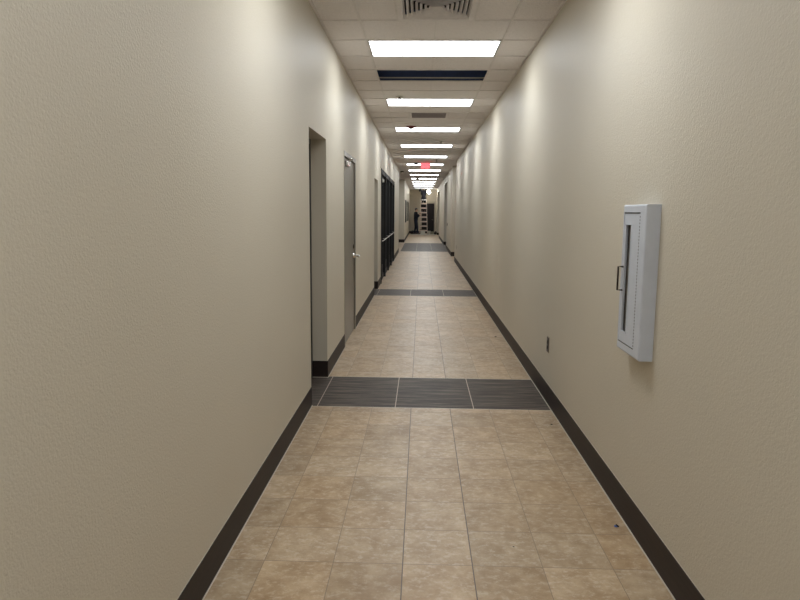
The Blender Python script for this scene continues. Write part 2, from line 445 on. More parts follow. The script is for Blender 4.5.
# ------------------------------------------------------------------ square louvred diffuser
dy = Y0 + G*DIFF_K + 0.305
t = thing('air_diffuser', 'square louvred supply air diffuser in the ceiling, cut off by the top edge', 'air vent', (CC, dy, H))
def sq_ring(bm, ro, zo, ri, zi):         # a sloped square blade, 2 mm thick
    th = 0.002
    for sgn in (0, th):
        o = [(-ro,-ro,zo+sgn),(ro,-ro,zo+sgn),(ro,ro,zo+sgn),(-ro,ro,zo+sgn)]
        n = [(-ri,-ri,zi+sgn),(ri,-ri,zi+sgn),(ri,ri,zi+sgn),(-ri,ri,zi+sgn)]
        for a in range(4):
            c2 = (a+1) % 4; quad(bm, [o[a], o[c2], n[c2], n[a]])
b = bmesh.new(); s = 0.298
for a0, a1, c0, c1 in ((-s, s, -s, -0.262), (-s, s, 0.262, s), (-s, -0.262, -0.262, 0.262), (0.262, s, -0.262, 0.262)):
    bx(b, a0, a1, c0, c1, 0.0, 0.012)
obj('frame', b, M['louver'], t)
for ro in (0.262, 0.228, 0.194, 0.160, 0.126, 0.092, 0.058):
    b = bmesh.new(); sq_ring(b, ro, 0.001, ro-0.019, 0.030)
    obj('louver', b, M['louver'], t, normals=False)
b = bmesh.new(); lathe(b, [(0.19, 0.06), (0.19, 0.34), (0.0, 0.34)], (0,0,0), 32); obj('duct_neck', b, M['duct'], t)
b = bmesh.new()
n = 32                                    # back pan with a round hole
for q in range(n):
    a0, a1 = 2*PI*q/n, 2*PI*(q+1)/n
    def sqp(a):
        cxx, sxx = math.cos(a), math.sin(a); mm = 0.262/max(abs(cxx), abs(sxx)); return (cxx*mm, sxx*mm, 0.075)
    quad(b, [(0.19*math.cos(a0), 0.19*math.sin(a0), 0.075), (0.19*math.cos(a1), 0.19*math.sin(a1), 0.075), sqp(a1), sqp(a0)])
obj('back_pan', b, M['duct'], t, normals=False)

# ------------------------------------------------------------------ return grille
t = thing('air_grille', 'small mauve-grey return air grille in the ceiling between the second and third lights', 'air vent', (CC, Y0+G*GRILLE_K+0.305, H))
b = bmesh.new()
for a0, a1, c0, c1 in ((-s, s, -s, -0.270), (-s, s, 0.270, s), (-s, -0.270, -0.270, 0.270), (0.270, s, -0.270, 0.270)):
    bx(b, a0, a1, c0, c1, 0.0, 0.012)
obj('frame', b, M['louver'], t)
b = bmesh.new()
for i in range(22):
    yy = -0.262 + i*0.025; bx(b, -0.27, 0.27, yy, yy+0.010, 0.001, 0.020)
for i in range(22):
    xx = -0.262 + i*0.025; bx(b, xx, xx+0.002, -0.27, 0.27, 0.006, 0.020)
obj('egg_crate', b, M['grille'], t)
b = bmesh.new(); bx(b, -0.27, 0.27, -0.27, 0.27, 0.06, 0.065); obj('back_pan', b, M['grille'], t)

# ------------------------------------------------------------------ sprinklers, detectors, alarm, exit sign
def make_sprinkler(label, sc=1.0):
    t = thing('sprinkler_head', label, 'sprinkler', (0,0,0))
    b = bmesh.new(); lathe(b, [(0.036*sc,0.0),(0.034*sc,-0.004),(0.014*sc,-0.010),(0.0,-0.010)], (0,0,0)); obj('escutcheon', b, M['silver'], t)
    b = bmesh.new(); tube(b, [(0,0,-0.008),(0,0,-0.024*sc)], 0.009*sc)
    tube(b, [(-0.008*sc,0,-0.022*sc),(-0.014*sc,0,-0.034*sc),(-0.003,0,-0.050*sc)], 0.003*sc, 6)
    tube(b, [(0.008*sc,0,-0.022*sc),(0.014*sc,0,-0.034*sc),(0.003,0,-0.050*sc)], 0.003*sc, 6); obj('body', b, M['bronze'], t)
    b = bmesh.new(); lathe(b, [(0.0,-0.049*sc),(0.020*sc,-0.051*sc),(0.020*sc,-0.054*sc),(0.0,-0.055*sc)], (0,0,0), 16); obj('deflector', b, M['bronze'], t)
    return t
sp = make_sprinkler('dark sprinkler head with pale collar, left of the second ceiling light', 1.4); sp.location = (-0.315, 8.93, H)
dup(sp, (0.40, 14.45, H), 'tiny dark sprinkler head to the right between third and fourth ceiling lights')
dup(sp, (0.416, 19.4, H), 'tiny dark sprinkler head to the upper right of the exit sign')
def make_detector(label, r=0.075, mt='bronze'):
    t = thing('smoke_detector', label, 'smoke detector', (0,0,0))
    b = bmesh.new(); lathe(b, [(r,0.0),(r,-0.012),(r*0.94,-0.016),(0,-0.016)], (0,0,0), 24); obj('base', b, M[mt], t)
    b = bmesh.new(); lathe(b, [(r*0.80,-0.015),(r*0.76,-0.036),(r*0.55,-0.050),(0,-0.052)], (0,0,0), 24); obj('housing', b, M[mt], t)
    b = bmesh.new(); lathe(b, [(r*0.14,-0.050),(r*0.10,-0.056),(0,-0.057)], (r*0.3,0,0), 10); obj('indicator', b, M['red'], t)
    return t
dt = make_detector('dark smoke detector on the ceiling just left of the exit sign'); dt.location = (-0.20, 20.9, H)
dup(dt, (-0.21, 30.3, H), 'dark smoke detector on the ceiling far beyond the exit sign')
dup(dt, (-0.76, 25.2, H), 'small dark detector on the ceiling above the left passage opening')
t = thing('fire_alarm', 'dark red round fire alarm on the ceiling at the edge of the third ceiling light', 'alarm', (-0.21, 12.02, H))
b = bmesh.new(); lathe(b, [(0.082,0.0),(0.082,-0.016),(0.072,-0.022),(0,-0.022)], (0,0,0), 24); obj('housing', b, M['red'], t)
b = bmesh.new(); bx(b, -0.034, 0.034, -0.022, 0.022, -0.045, -0.020, 0.006); obj('strobe', b, M['bronze'], t)

t = thing('exit_sign', 'glowing red EXIT sign hanging from the ceiling in front of the sixth light', 'exit sign', (0.099, 20.6, H))
b = bmesh.new(); lathe(b, [(0.05,0.0),(0.05,-0.010),(0.0,-0.012)], (0,0,0), 20); obj('canopy', b, M['white'], t)
b = bmesh.new(); bx(b, -0.150, 0.150, -0.020, 0.020, -0.200, -0.010, 0.006); obj('housing', b, M['white'], t)
b = bmesh.new(); bx(b, -0.142, 0.142, -0.023, -0.0195, -0.192, -0.018, 0.001); obj('face', b, M['exitface'], t)
def letter(bm, ch, x, z0, wd, ht, st, y):
    def bar(p, q):
        p = Vector((x+p[0]*wd, 0, z0+p[1]*ht)); q = Vector((x+q[0]*wd, 0, z0+q[1]*ht)); d = (q-p).normalized(); nn = Vector((-d.z, 0, d.x))*st/2
        pts = [p-nn, q-nn, q+nn, p+nn]
        fr = [bm.verts.new((v.x, y, v.z)) for v in pts]; bk = [bm.verts.new((v.x, y+0.004, v.z)) for v in pts]
        bm.faces.new(fr); bm.faces.new(bk[::-1])
        for i in range(4): bm.faces.new((fr[i], fr[(i+1)%4], bk[(i+1)%4], bk[i]))
    h = st/wd/2; v = st/ht/2
    if ch == 'E': bar((h,0),(h,1)); [bar((0,zz),(1,zz)) for zz in (v, 0.5, 1-v)]
    if ch == 'X': bar((h,0),(1-h,1)); bar((1-h,0),(h,1))
    if ch == 'I': bar((0.5,0),(0.5,1))
    if ch == 'T': bar((0.5,0),(0.5,1)); bar((0,1-v),(1,1-v))
b = bmesh.new(); x = -0.118
for ch, wd in (('E',0.050),('X',0.056),('I',0.020),('T',0.052)):
    letter(b, ch, x, -0.170, wd, 0.130, 0.018, -0.0265); x += wd + 0.018
obj('lettering', b, M['exitred'], t)

# ------------------------------------------------------------------ doors on the left
def recess_door(n, y0, y1, top, x, sgn, d, handle=True):
    """dark door at the back of a wall recess; sgn = direction into the wall"""
    b = bmesh.new(); xf = x + sgn*d
    a, c2 = sorted((xf, xf + sgn*0.045)); bx(b, a, c2, y0+0.045, y1-0.045, 0.006, top-0.045)
    o = struct('door_%d' % n, b, M['dark'])
    b = bmesh.new(); a, c2 = sorted((xf - sgn*0.02, xf + sgn*0.08))
    bx(b, a, c2, y0, y0+0.045, 0, top); bx(b, a, c2, y1-0.045, y1, 0, top); bx(b, a, c2, y0+0.045, y1-0.045, top-0.045, top)
    obj('door_frame', b, M['dark'], o)
    b = bmesh.new(); tube(b, [(xf, y0+0.12, 0.95), (xf-sgn*0.045, y0+0.12, 0.95), (xf-sgn*0.045, y0+0.23, 0.95)], 0.009, 8)
    obj('door_handle', b, M['bronze'], o)
    b = bmesh.new(); a, c2 = sorted((xf + sgn*0.09, xf + sgn*0.12)); bx(b, a, c2, y0-0.05, y1+0.05, 0, top+0.05); obj('backing', b, M['groove'], o)
    return o
recess_door(1, 4.915, 5.79, 2.13, XL, -1, 0.155)
recess_door(3, 11.68, 12.63, 2.095, XL, -1, 0.155)
recess_door(5, 27.0, 30.0, 2.72, XR, 1, 0.17)
recess_door(6, 38.3, 42.8, 2.72, XR, 1, 0.17)

# grey metal door, nearly flush
b = bmesh.new(); y0, y1, top = 7.10, 8.32, 2.155
bx(b, XL-0.060, XL-0.012, 7.155, 8.265, 0.008, top-0.058, 0.002)
dr = struct('door_2', b, M['steel'])
b = bmesh.new()
bx(b, XL-0.10, XL+0.006, y0, y0+0.050, 0, top); bx(b, XL-0.10, XL+0.006, y1-0.050, y1, 0, top); bx(b, XL-0.10, XL+0.006, y0+0.05, y1-0.05, top-0.050, top)
obj('door_frame', b, M['steel'], dr)
b = bmesh.new(); bx(b, XL-0.13, XL-0.10, y0-0.05, y1+0.05, 0, top+0.05); obj('backing', b, M['groove'], dr)
c = bmesh.new(); bx(c, XL, XL+0.003, y0-0.006, y0, 0, top); bx(c, XL, XL+0.003, y1, y1+0.006, 0, top); obj('sealant_line', c, M['caulk'], dr)
for zz in (0.28, 1.12, 1.90):
    b = bmesh.new(); tube(b, [(XL-0.004, 7.153, zz-0.055), (XL-0.004, 7.153, zz+0.055)], 0.009, 8); obj('hinge', b, M['bronze'], dr)
b = bmesh.new(); hx = XL-0.012
lathe(b, [(0.034,0.0),(0.032,0.010),(0.016,0.014),(0.013,0.060),(0.0,0.062)], (hx, 8.19, 0.955), 18, axis=(1,0,0))
tube(b, [(hx+0.055, 8.19, 0.955), (hx+0.078, 8.17, 0.955), (hx+0.080, 8.06, 0.953)], 0.013, 10)
obj('door_handle', b, M['chrome'], dr)
b = bmesh.new(); lathe(b, [(0.028,0),(0.026,0.012),(0,0.014)], (hx, 8.19, 1.07), 18, axis=(1,0,0)); obj('lock_cylinder', b, M['bronze'], dr)
b = bmesh.new(); bx(b, XL-0.012, XL+0.030, 7.22, 7.46, 2.00, 2.055, 0.006)
tube(b, [(XL+0.034, 7.34, 2.06), (XL+0.030, 7.62, 2.115), (XL+0.010, 7.90, 2.125)], 0.009, 8); obj('door_closer', b, M['chrome'], dr)

# ------------------------------------------------------------------ dark glazed storefront on the left
b = bmesh.new(); ys = [13.60, 15.17, 16.75, 18.32, 19.90]; top = 2.385
for i, yy in enumerate(ys):
    a = yy if i == 0 else (yy-0.07 if i == 4 else yy-0.045); bx(b, XL-0.12, XL+0.018, a, a+(0.07 if i in (0,4) else 0.09), 0, top)
bx(b, XL-0.12, XL+0.010, 13.67, 19.83, top-0.10, top); bx(b, XL-0.12, XL-0.02, 13.67, 19.83, 0, 0.10)
sf = struct('window_1', b, M['black'])
for i in range(4):
    b = bmesh.new(); ya, yb = ys[i]+0.06, ys[i+1]-0.06
    bx(b, XL-0.09, XL-0.04, ya, ya+0.06, 0.10, top-0.10); bx(b, XL-0.09, XL-0.04, yb-0.06, yb, 0.10, top-0.10)
    bx(b, XL-0.09, XL-0.04, ya+0.06, yb-0.06, 0.10, 0.30); bx(b, XL-0.09, XL-0.04, ya+0.06, yb-0.06, top-0.17, top-0.10)
    lf = obj('door_leaf', b, M['black'], sf)
    b = bmesh.new(); bx(b, XL-0.068, XL-0.060, ya+0.06, yb-0.06, 0.30, top-0.17); obj('glass_pane', b, M['glass'], lf)
    b = bmesh.new(); xb_ = XL+0.035
    tube(b, [(XL-0.04, ya+0.10, 0.89), (xb_, ya+0.10, 0.89), (xb_, yb-0.10, 0.89), (XL-0.04, yb-0.10, 0.89)], 0.008, 8)
    obj('push_bar', b, M['silver'], lf)
b = bmesh.new(); bx(b, XL-0.04, XL+0.03, 13.90, 14.25, 2.13, 2.19, 0.006); obj('door_closer', b, M['silver'], sf)
b = bmesh.new()                           # room behind the glass; black walls stand in for its darkness
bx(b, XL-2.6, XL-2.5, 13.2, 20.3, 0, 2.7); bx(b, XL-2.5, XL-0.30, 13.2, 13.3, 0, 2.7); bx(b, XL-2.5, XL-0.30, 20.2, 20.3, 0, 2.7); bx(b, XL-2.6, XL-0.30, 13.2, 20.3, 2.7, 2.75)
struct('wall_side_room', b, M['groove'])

# ------------------------------------------------------------------ end door
b = bmesh.new()
bx(b, DX0+0.05, DX1-0.05, YE+0.02, YE+0.065, 0.01, DZ-0.05, 0.003)
ed = struct('door_4', b, M['enddoor'])
b = bmesh.new()
for xa in (DX0, DX1-0.05): bx(b, xa-0.02 if xa == DX0 else xa, xa+0.05 if xa == DX0 else xa+0.07, YE-0.03, YE+0.10, 0, DZ+0.0)
bx(b, DX0-0.02, DX1+0.02, YE-0.03, YE+0.10, DZ-0.02, DZ+0.10); obj('door_frame', b, M['plate'], ed)
b = bmesh.new(); tube(b, [(0.80, YE+0.02, 0.95), (0.80, YE-0.03, 0.95), (0.70, YE-0.03, 0.95)], 0.010, 8); obj('door_handle', b, M['chrome'], ed)
b = bmesh.new(); bx(b, DX0, DX1, YE+0.12, YE+0.15, 0, DZ); obj('backing', b, M['groove'], ed)

# ------------------------------------------------------------------ framed dark panels on the far left wall
def make_panel(label, wd):
    t = thing('framed_board', label, 'board', (0,0,0), 'dark framed boards on the far left wall')
    b = bmesh.new(); z0, z1, f = 0.95, 2.09, 0.05
    bx(b, 0, 0.035, 0, f, z0, z1); bx(b, 0, 0.035, wd-f, wd, z0, z1); bx(b, 0, 0.035, f, wd-f, z0, z0+f); bx(b, 0, 0.035, f, wd-f, z1-f, z1)
    obj('frame', b, M['dark'], t)
    b = bmesh.new(); bx(b, 0, 0.018, f, wd-f, z0+f, z1-f); obj('panel', b, M['black'], t)
    return t
make_panel('dark framed board on the left wall just past the passage opening, nearer of two', 1.9).location = (XL, 33.6, 0)
make_panel('dark framed board on the left wall near the standing person, farther of two', 2.2).location = (XL, 38.6, 0)

# ------------------------------------------------------------------ extinguisher cabinet on the right wall
CY0, CY1, CZ0, CZ1, CX = 2.847, 3.165, 0.865, 1.553, 0.963
t = thing('fire_cabinet', 'white metal fire extinguisher cabinet with narrow dark window mounted on the right wall', 'cabinet', (XR, 0, 0))
o = XR
b = bmesh.new()
DY0, DY1, DZ0, DZ1 = 2.925, 3.145, 0.905, 1.515
prof = [(0.0, 0.0), (-0.056, 0.0), (-0.061, 0.002), (-0.063, 0.007)]     # rolled edge: (x, inset)
def ring_pts(x, ins, ey0=CY0, ey1=CY1, ez0=CZ0, ez1=CZ1): return [(x, ey0+ins, ez0+ins), (x, ey1-ins, ez0+ins), (x, ey1-ins, ez1-ins), (x, ey0+ins, ez1-ins)]
rings = [[b.verts.new(p) for p in ring_pts(x, ins)] for x, ins in prof]
inn = [b.verts.new(p) for p in [(-0.063, DY0-0.003, DZ0-0.003), (-0.063, DY1+0.003, DZ0-0.003), (-0.063, DY1+0.003, DZ1+0.003), (-0.063, DY0-0.003, DZ1+0.003)]]
inb = [b.verts.new((v.co.x+0.012, v.co.y, v.co.z)) for v in inn]
rings += [inn, inb]
for r0, r1 in zip(rings, rings[1:]):
    for k in range(4): b.faces.new((r0[k], r0[(k+1)%4], r1[(k+1)%4], r1[k]))
obj('body', b, M['cab'], t)
b = bmesh.new(); bx(b, -0.006, -0.001, CY0+0.01, CY1-0.01, CZ0+0.01, CZ1-0.01); obj('back_panel', b, M['groove'], t)
WY0, WY1, WZ0, WZ1 = 3.036, 3.106, 0.958, 1.460
b = bmesh.new(); xa, xb2 = -0.0625, -0.0555
bx(b, xa, xb2, DY0, WY0, DZ0, DZ1); bx(b, xa, xb2, WY1, DY1, DZ0, DZ1); bx(b, xa, xb2, WY0, WY1, DZ0, WZ0); bx(b, xa, xb2, WY0, WY1, WZ1, DZ1)
dd = obj('door', b, M['cab'], t)
b = bmesh.new(); bx(b, -0.052, -0.049, WY0-0.004, WY1+0.004, WZ0-0.004, WZ1+0.004); obj('window_pane', b, M['smoke'], dd)
b = bmesh.new()
e = 0.004
bx(b, -0.0655, xa, WY0-e-0.002, WY0, WZ0-e, WZ1+e); bx(b, -0.0655, xa, WY1, WY1+e, WZ0-e, WZ1+e); bx(b, -0.0655, xa, WY0, WY1, WZ0-e, WZ0); bx(b, -0.0655, xa, WY0, WY1, WZ1, WZ1+e)
obj('window_trim', b, M['cab'], dd)
b = bmesh.new(); q = DZ0 + 0.01
while q < DZ1 - 0.01:
    bx(b, -0.0645, -0.0615, DY0-0.0035, DY0-0.0005, q, q+0.007); q += 0.0145
obj('piano_hinge', b, M['bronze'], dd)
b = bmesh.new()
bx(b, -0.0640, -0.0620, DY0, DY1, DZ1-0.002, DZ1+0.0025); bx(b, -0.0640, -0.0620, DY0, DY1, DZ0-0.0025, DZ0+0.001); bx(b, -0.060, -0.052, DY1-0.001, DY1+0.003, DZ0, DZ1); obj('door_gap_shade', b, M['groove'], dd)  # black strips put in as the shade around the cabinet door
b = bmesh.new(); tube(b, [(-0.062, 3.126, 1.262), (-0.086, 3.126, 1.262), (-0.086, 3.126, 1.150), (-0.062, 3.126, 1.150)], 0.0048, 8); obj('handle', b, M['bronze'], dd)

# ------------------------------------------------------------------ outlets and switch
def make_outlet(label, x, yy, zz, sgn, plate='brown', face='groove', cat='outlet', name='power_outlet'):
    t = thing(name, label, cat, (x, yy, zz))
    b = bmesh.new(); a, c2 = sorted((0, -sgn*0.004)); bx(b, a, c2, -0.041, 0.041, -0.063, 0.063); obj('rim', b, M['plate'], t)
    b = bmesh.new(); a, c2 = sorted((-sgn*0.003, -sgn*0.008)); bx(b, a, c2, -0.036, 0.036, -0.058, 0.058, 0.0015); obj('cover_plate', b, M[plate], t)
    for z in (0.021, -0.021):
        b = bmesh.new(); a, c2 = sorted((-sgn*0.007, -sgn*0.0105)); bx(b, a, c2, -0.017, 0.017, z-0.014, z+0.014, 0.0015); obj('receptacle', b, M[face], t)
    return t
make_outlet('dark brown power outlet low on the right wall above the baseboard', XR, 5.14, 0.470, 1)
make_outlet('tiny beige outlet low on the far right wall just before the passage corner', XR, 18.98, 0.50, 1, 'plate', 'brown')
t = thing('light_switch', 'small dark switch plate on the far right wall beyond the passage corner', 'switch', (XR, 26.0, 1.02))
b = bmesh.new(); bx(b, -0.012, 0, -0.10, 0.10, -0.06, 0.06, 0.003); obj('cover_plate', b, M['brown'], t)
b = bmesh.new(); bx(b, -0.020, -0.011, -0.02, 0.02, -0.025, 0.025, 0.002); obj('toggle', b, M['bronze'], t)
t = thing('light_switch', 'pale switch plate on the left wall just beyond the dark glazed storefront', 'switch', (XL, 20.8, 1.21))
b = bmesh.new(); bx(b, 0, 0.010, -0.05, 0.05, -0.06, 0.06, 0.003); obj('cover_plate', b, M['white'], t)
b = bmesh.new(); bx(b, 0.009, 0.018, -0.012, 0.012, -0.02, 0.02, 0.002); obj('toggle', b, M['white'], t)

# ------------------------------------------------------------------ bits of litter on the floor
def bit(name, label, x, y, r, mat, cat='litter'):
    bm = bmesh.new(); bmesh.ops.create_icosphere(bm, subdivisions=2, radius=r)
    random.seed(int(y*100))
    for v in bm.verts: v.co = Vector((v.co.x*random.uniform(.8,1.5), v.co.y*random.uniform(.7,1.1), v.co.z*0.45*random.uniform(.8,1.1)))
    z = min(v.co.z for v in bm.verts)
    for v in bm.verts: v.co.z -= z
    o = obj(name, bm, mat); o.location = (x, y, 0); tag(o, label, cat); return o
t = thing('plastic_cap', 'tiny blue and black plastic bit on the floor near the right baseboard', 'litter', (0.967, 3.03, 0))
b = bmesh.new(); lathe(b, [(0.009,0),(0.009,0.004),(0.005,0.006),(0,0.006)], (0,0,0), 14); obj('cap', b, M['blue'], t)
b = bmesh.new(); tube(b, [(0.000,0.002,0.008),(0.010,-0.010,0.004)], 0.0042, 8); obj('tip', b, M['grit'], t)
bit('grit_crumb', 'tiny black crumb on floor by the right baseboard just before the dark tile band', 0.955, 4.56, 0.007, M['grit'])
bit('grit_crumb', 'tiny black crumb on floor by the right baseboard beyond the dark tile band', 0.925, 7.86, 0.011, M['grit'])
bit('grit_crumb', 'tiny dark speck on the beige floor tiles in the foreground', 0.439, 2.808, 0.0035, M['grit'])

# ------------------------------------------------------------------ figures
def capsule(bm, p, q, r0, r1, n=12):
    p, q = Vector(p), Vector(q); d = q - p
    if d.length < 1e-5: d = Vector((0,0,1e-4))
    dn = d.normalized(); pts = [p - dn*r0*0.98, p - dn*r0*0.7, p, q, q + dn*r1*0.7, q + dn*r1*0.98]
    tube(bm, pts, [r0*0.2, r0*0.71, r0, r1, r1*0.71, r1*0.2], n)
def ell(bm, c, rx, ry, rz, rot=None):
    r = bmesh.ops.create_icosphere(bm, subdivisions=3, radius=1.0)
    mt = (rot or Matrix.Identity(3))
    for v in r['verts']: v.co = Vector(c) + mt @ Vector((v.co.x*rx, v.co.y*ry, v.co.z*rz))
def skin_obj(name, bm, mat, parent, voxel=0.011, sm=4):
    """melts the overlapping volumes into one continuous surface"""
    bmesh.ops.recalc_face_normals(bm, faces=bm.faces[:])
    me = bpy.data.meshes.new(name); bm.to_mesh(me); bm.free()
    tmp = bpy.data.objects.new('tmp', me); C.objects.link(tmp)
    r = tmp.modifiers.new('r', 'REMESH'); r.mode = 'VOXEL'; r.voxel_size = voxel; r.use_smooth_shade = True
    s2 = tmp.modifiers.new('s', 'SMOOTH'); s2.iterations = sm; s2.factor = 0.5
    dg = bpy.context.evaluated_depsgraph_get(); dg.update()
    me2 = bpy.data.meshes.new_from_object(tmp.evaluated_get(dg)); me2.name = name
    bpy.data.objects.remove(tmp); bpy.data.meshes.remove(me)
    me2.materials.clear(); me2.materials.append(mat)
    o = bpy.data.objects.new(name, me2); C.objects.link(o); o.parent = parent
    return smooth(o)
def hand(bm, wrist, along, palm_n, side, curl):
    """palm, four unequal fingers with knuckle bends and a thumb from the palm's side"""
    a = Vector(along).normalized(); n = Vector(palm_n); n = (n - a*n.dot(a)).normalized(); s_ = a.cross(n)*side; w0 = Vector(wrist)
    for k in (-0.028, -0.010, 0.010, 0.028): capsule(bm, w0 + a*0.01 + s_*k*0.7, w0 + a*0.085 + s_*k, 0.014, 0.013, 8)
    for k, ln in ((-0.030, 0.058), (-0.010, 0.072), (0.010, 0.078), (0.030, 0.070)):
        p = w0 + a*0.088 + s_*k; d = a.copy(); r = 0.0098
        for seg, fr in enumerate((0.45, 0.32, 0.23)):
            ang = curl*(0.6+0.5*seg); d = (a*math.cos(ang) + n*math.sin(ang)).normalized()
            q = p + d*ln*fr; capsule(bm, p, q, r, r*0.93, 8); p = q; r *= 0.93
    p = w0 + a*0.030 + s_*0.034; d = (a*0.55 + s_*0.75 + n*0.35).normalized(); q = p + d*0.040; capsule(bm, p, q, 0.0125, 0.011, 8)
    d2 = (a*0.8 + s_*0.15 + n*0.6).normalized(); capsule(bm, q, q + d2*0.030, 0.011, 0.0095, 8)
def figure(root, J, look, chest_w, jacket, trousers, hatted, hand_n, curl, face_side):
    """J: joint positions in the figure's own space"""
    V = {k: Vector(v) for k, v in J.items()}
    f = Vector(look).normalized(); upv = (V['crown'] - V['neck']).normalized(); f = (f - upv*f.dot(upv)).normalized(); sd = f.cross(upv).normalized()
    R = Matrix((sd, f, upv)).transposed()          # head frame: x side, y forward, z up
    hc = V['crown'] - upv*0.115
    fb = Vector((look[0], look[1], 0)).normalized(); B = Matrix((fb.cross(Vector((0,0,1))), fb, Vector((0,0,1)))).transposed()   # trunk frame
    bm = bmesh.new()
    ell(bm, hc + upv*0.02, 0.074, 0.094, 0.094, R); ell(bm, hc + f*0.018 - upv*0.045, 0.056, 0.066, 0.070, R)
    capsule(bm, hc - upv*0.06 - f*0.01, V['neck'], 0.053, 0.060)
    nose = [hc + f*0.090 + upv*0.005, hc + f*0.108 - upv*0.028]; capsule(bm, nose[0], nose[1], 0.010, 0.015, 8)
    for s3 in (-1, 1):
        ell(bm, hc + sd*s3*0.074 - upv*0.008, 0.011, 0.020, 0.032, R)
        ell(bm, hc + f*0.080 + sd*s3*0.030 + upv*0.028, 0.020, 0.012, 0.007, R)       # brow
    ell(bm, hc + f*0.086 - upv*0.055, 0.024, 0.010, 0.006, R); ell(bm, hc + f*0.086 - upv*0.066, 0.020, 0.010, 0.007, R); ell(bm, hc + f*0.072 - upv*0.092, 0.026, 0.020, 0.018, R)
    ell(bm, V['chest'], chest_w*0.90, 0.105, 0.19, B); capsule(bm, V['chest'], V['hip'], 0.125, 0.125); ell(bm, V['hip'], 0.155, 0.115, 0.115, B)
    for s3 in ('l', 'r'):
        capsule(bm, V['chest'] + (V['neck']-V['chest'])*0.6, V['sh'+s3], 0.060, 0.056)
        capsule(bm, V['sh'+s3], V['el'+s3], 0.050, 0.040); capsule(bm, V['el'+s3], V['wr'+s3], 0.040, 0.027)
        d = V['wr'+s3] - V['el'+s3]
        hand(bm, V['wr'+s3], d, hand_n, 1 if s3 == 'l' else -1, curl)
        capsule(bm, V['th'+s3], V['kn'+s3], 0.080, 0.054); capsule(bm, V['kn'+s3], V['an'+s3], 0.054, 0.038)
        ft = V['to'+s3]-V['an'+s3]; capsule(bm, V['an'+s3] - Vector((0,0,0.03)), V['to'+s3], 0.040, 0.032)
    skin_obj('body', bm, M['skin'], root, 0.0085, 3)
    for s3 in (-1, 1):                            # eyes
        bm = bmesh.new(); ell(bm, hc + f*0.082 + sd*s3*0.030 + upv*0.012, 0.012, 0.010, 0.008, R)
        smooth(obj('eye', bm, M['eye'], root))
        e2 = bmesh.new(); ell(e2, hc + f*0.0905 + sd*s3*0.030 + upv*0.012, 0.005, 0.003, 0.005, R)
        smooth(obj('pupil', e2, M['hair'], root.children[-1]))
    # jacket
    bm = bmesh.new()
    ell(bm, V['chest'], chest_w, 0.128, 0.205, B); capsule(bm, V['chest'], V['hip'] + Vector((0,0,0.02)), 0.142, 0.138); ell(bm, V['hip'] + Vector((0,0,0.01)), 0.172, 0.130, 0.095, B)
    for s3 in ('l', 'r'):
        capsule(bm, V['chest'] + (V['neck']-V['chest'])*0.55, V['sh'+s3], 0.078, 0.074); capsule(bm, V['sh'+s3], V['el'+s3], 0.068, 0.055)
        capsule(bm, V['el'+s3], V['el'+s3].lerp(V['wr'+s3], 0.90), 0.055, 0.042)
    capsule(bm, V['chest'].lerp(V['neck'], 0.7), V['neck'] + upv*0.01, 0.080, 0.066)
    skin_obj('jacket', bm, jacket, root, 0.014, 3)
    bm = bmesh.new(); ell(bm, V['hip'] - Vector((0,0,0.03)), 0.165, 0.124, 0.115, B)
    for s3 in ('l', 'r'):
        capsule(bm, V['th'+s3], V['kn'+s3], 0.095, 0.070); capsule(bm, V['kn'+s3], V['kn'+s3].lerp(V['an'+s3], 0.96), 0.070, 0.060)
    skin_obj('trousers', bm, trousers, root, 0.014, 3)
    for s3 in ('l', 'r'):
        bm = bmesh.new(); a = V['an'+s3]; tt = V['to'+s3]
        heel = Vector((a.x, a.y, tt.z)) - (Vector((tt.x-a.x, tt.y-a.y, 0)).normalized()*0.05)
        capsule(bm, heel + Vector((0,0,0.010)), tt + Vector((0,0,0.006)), 0.046, 0.044); capsule(bm, a - Vector((0,0,0.02)), heel + Vector((0,0,0.04)), 0.050, 0.048)
        zmin = tt.z - 0.032
        o = skin_obj('shoe', bm, M['shoe'], root, 0.010, 2)
        for v in o.data.vertices: v.co.z = max(v.co.z, zmin)
    if hatted:
        bm = bmesh.new(); ell(bm, hc + upv*0.045, 0.118, 0.138, 0.100, R)
        bmesh.ops.bisect_plane(bm, geom=bm.verts[:]+bm.edges[:]+bm.faces[:], plane_co=hc+upv*0.035, plane_no=upv, clear_inner=True)
        ht = smooth(obj('hard_hat', bm, M['hat'], root))
        bm = bmesh.new(); lathe(bm, [(0.112,0.0),(0.146,-0.004),(0.146,0.004),(0.112,0.012)], hc + upv*0.033 + f*0.012, 24, axis=upv)
        bmesh.ops.create_icosphere
        obj('brim', bm, M['hat'], ht)
    else:
        bm = bmesh.new(); ell(bm, hc + upv*0.034 - f*0.012, 0.084, 0.100, 0.092, R); ell(bm, hc - f*0.045 - upv*0.025, 0.066, 0.050, 0.065, R)
        bmesh.ops.translate(bm, verts=bm.verts, vec=(0,0,0))
        skin_obj('hair', bm, M['hair'], root, 0.010, 1)

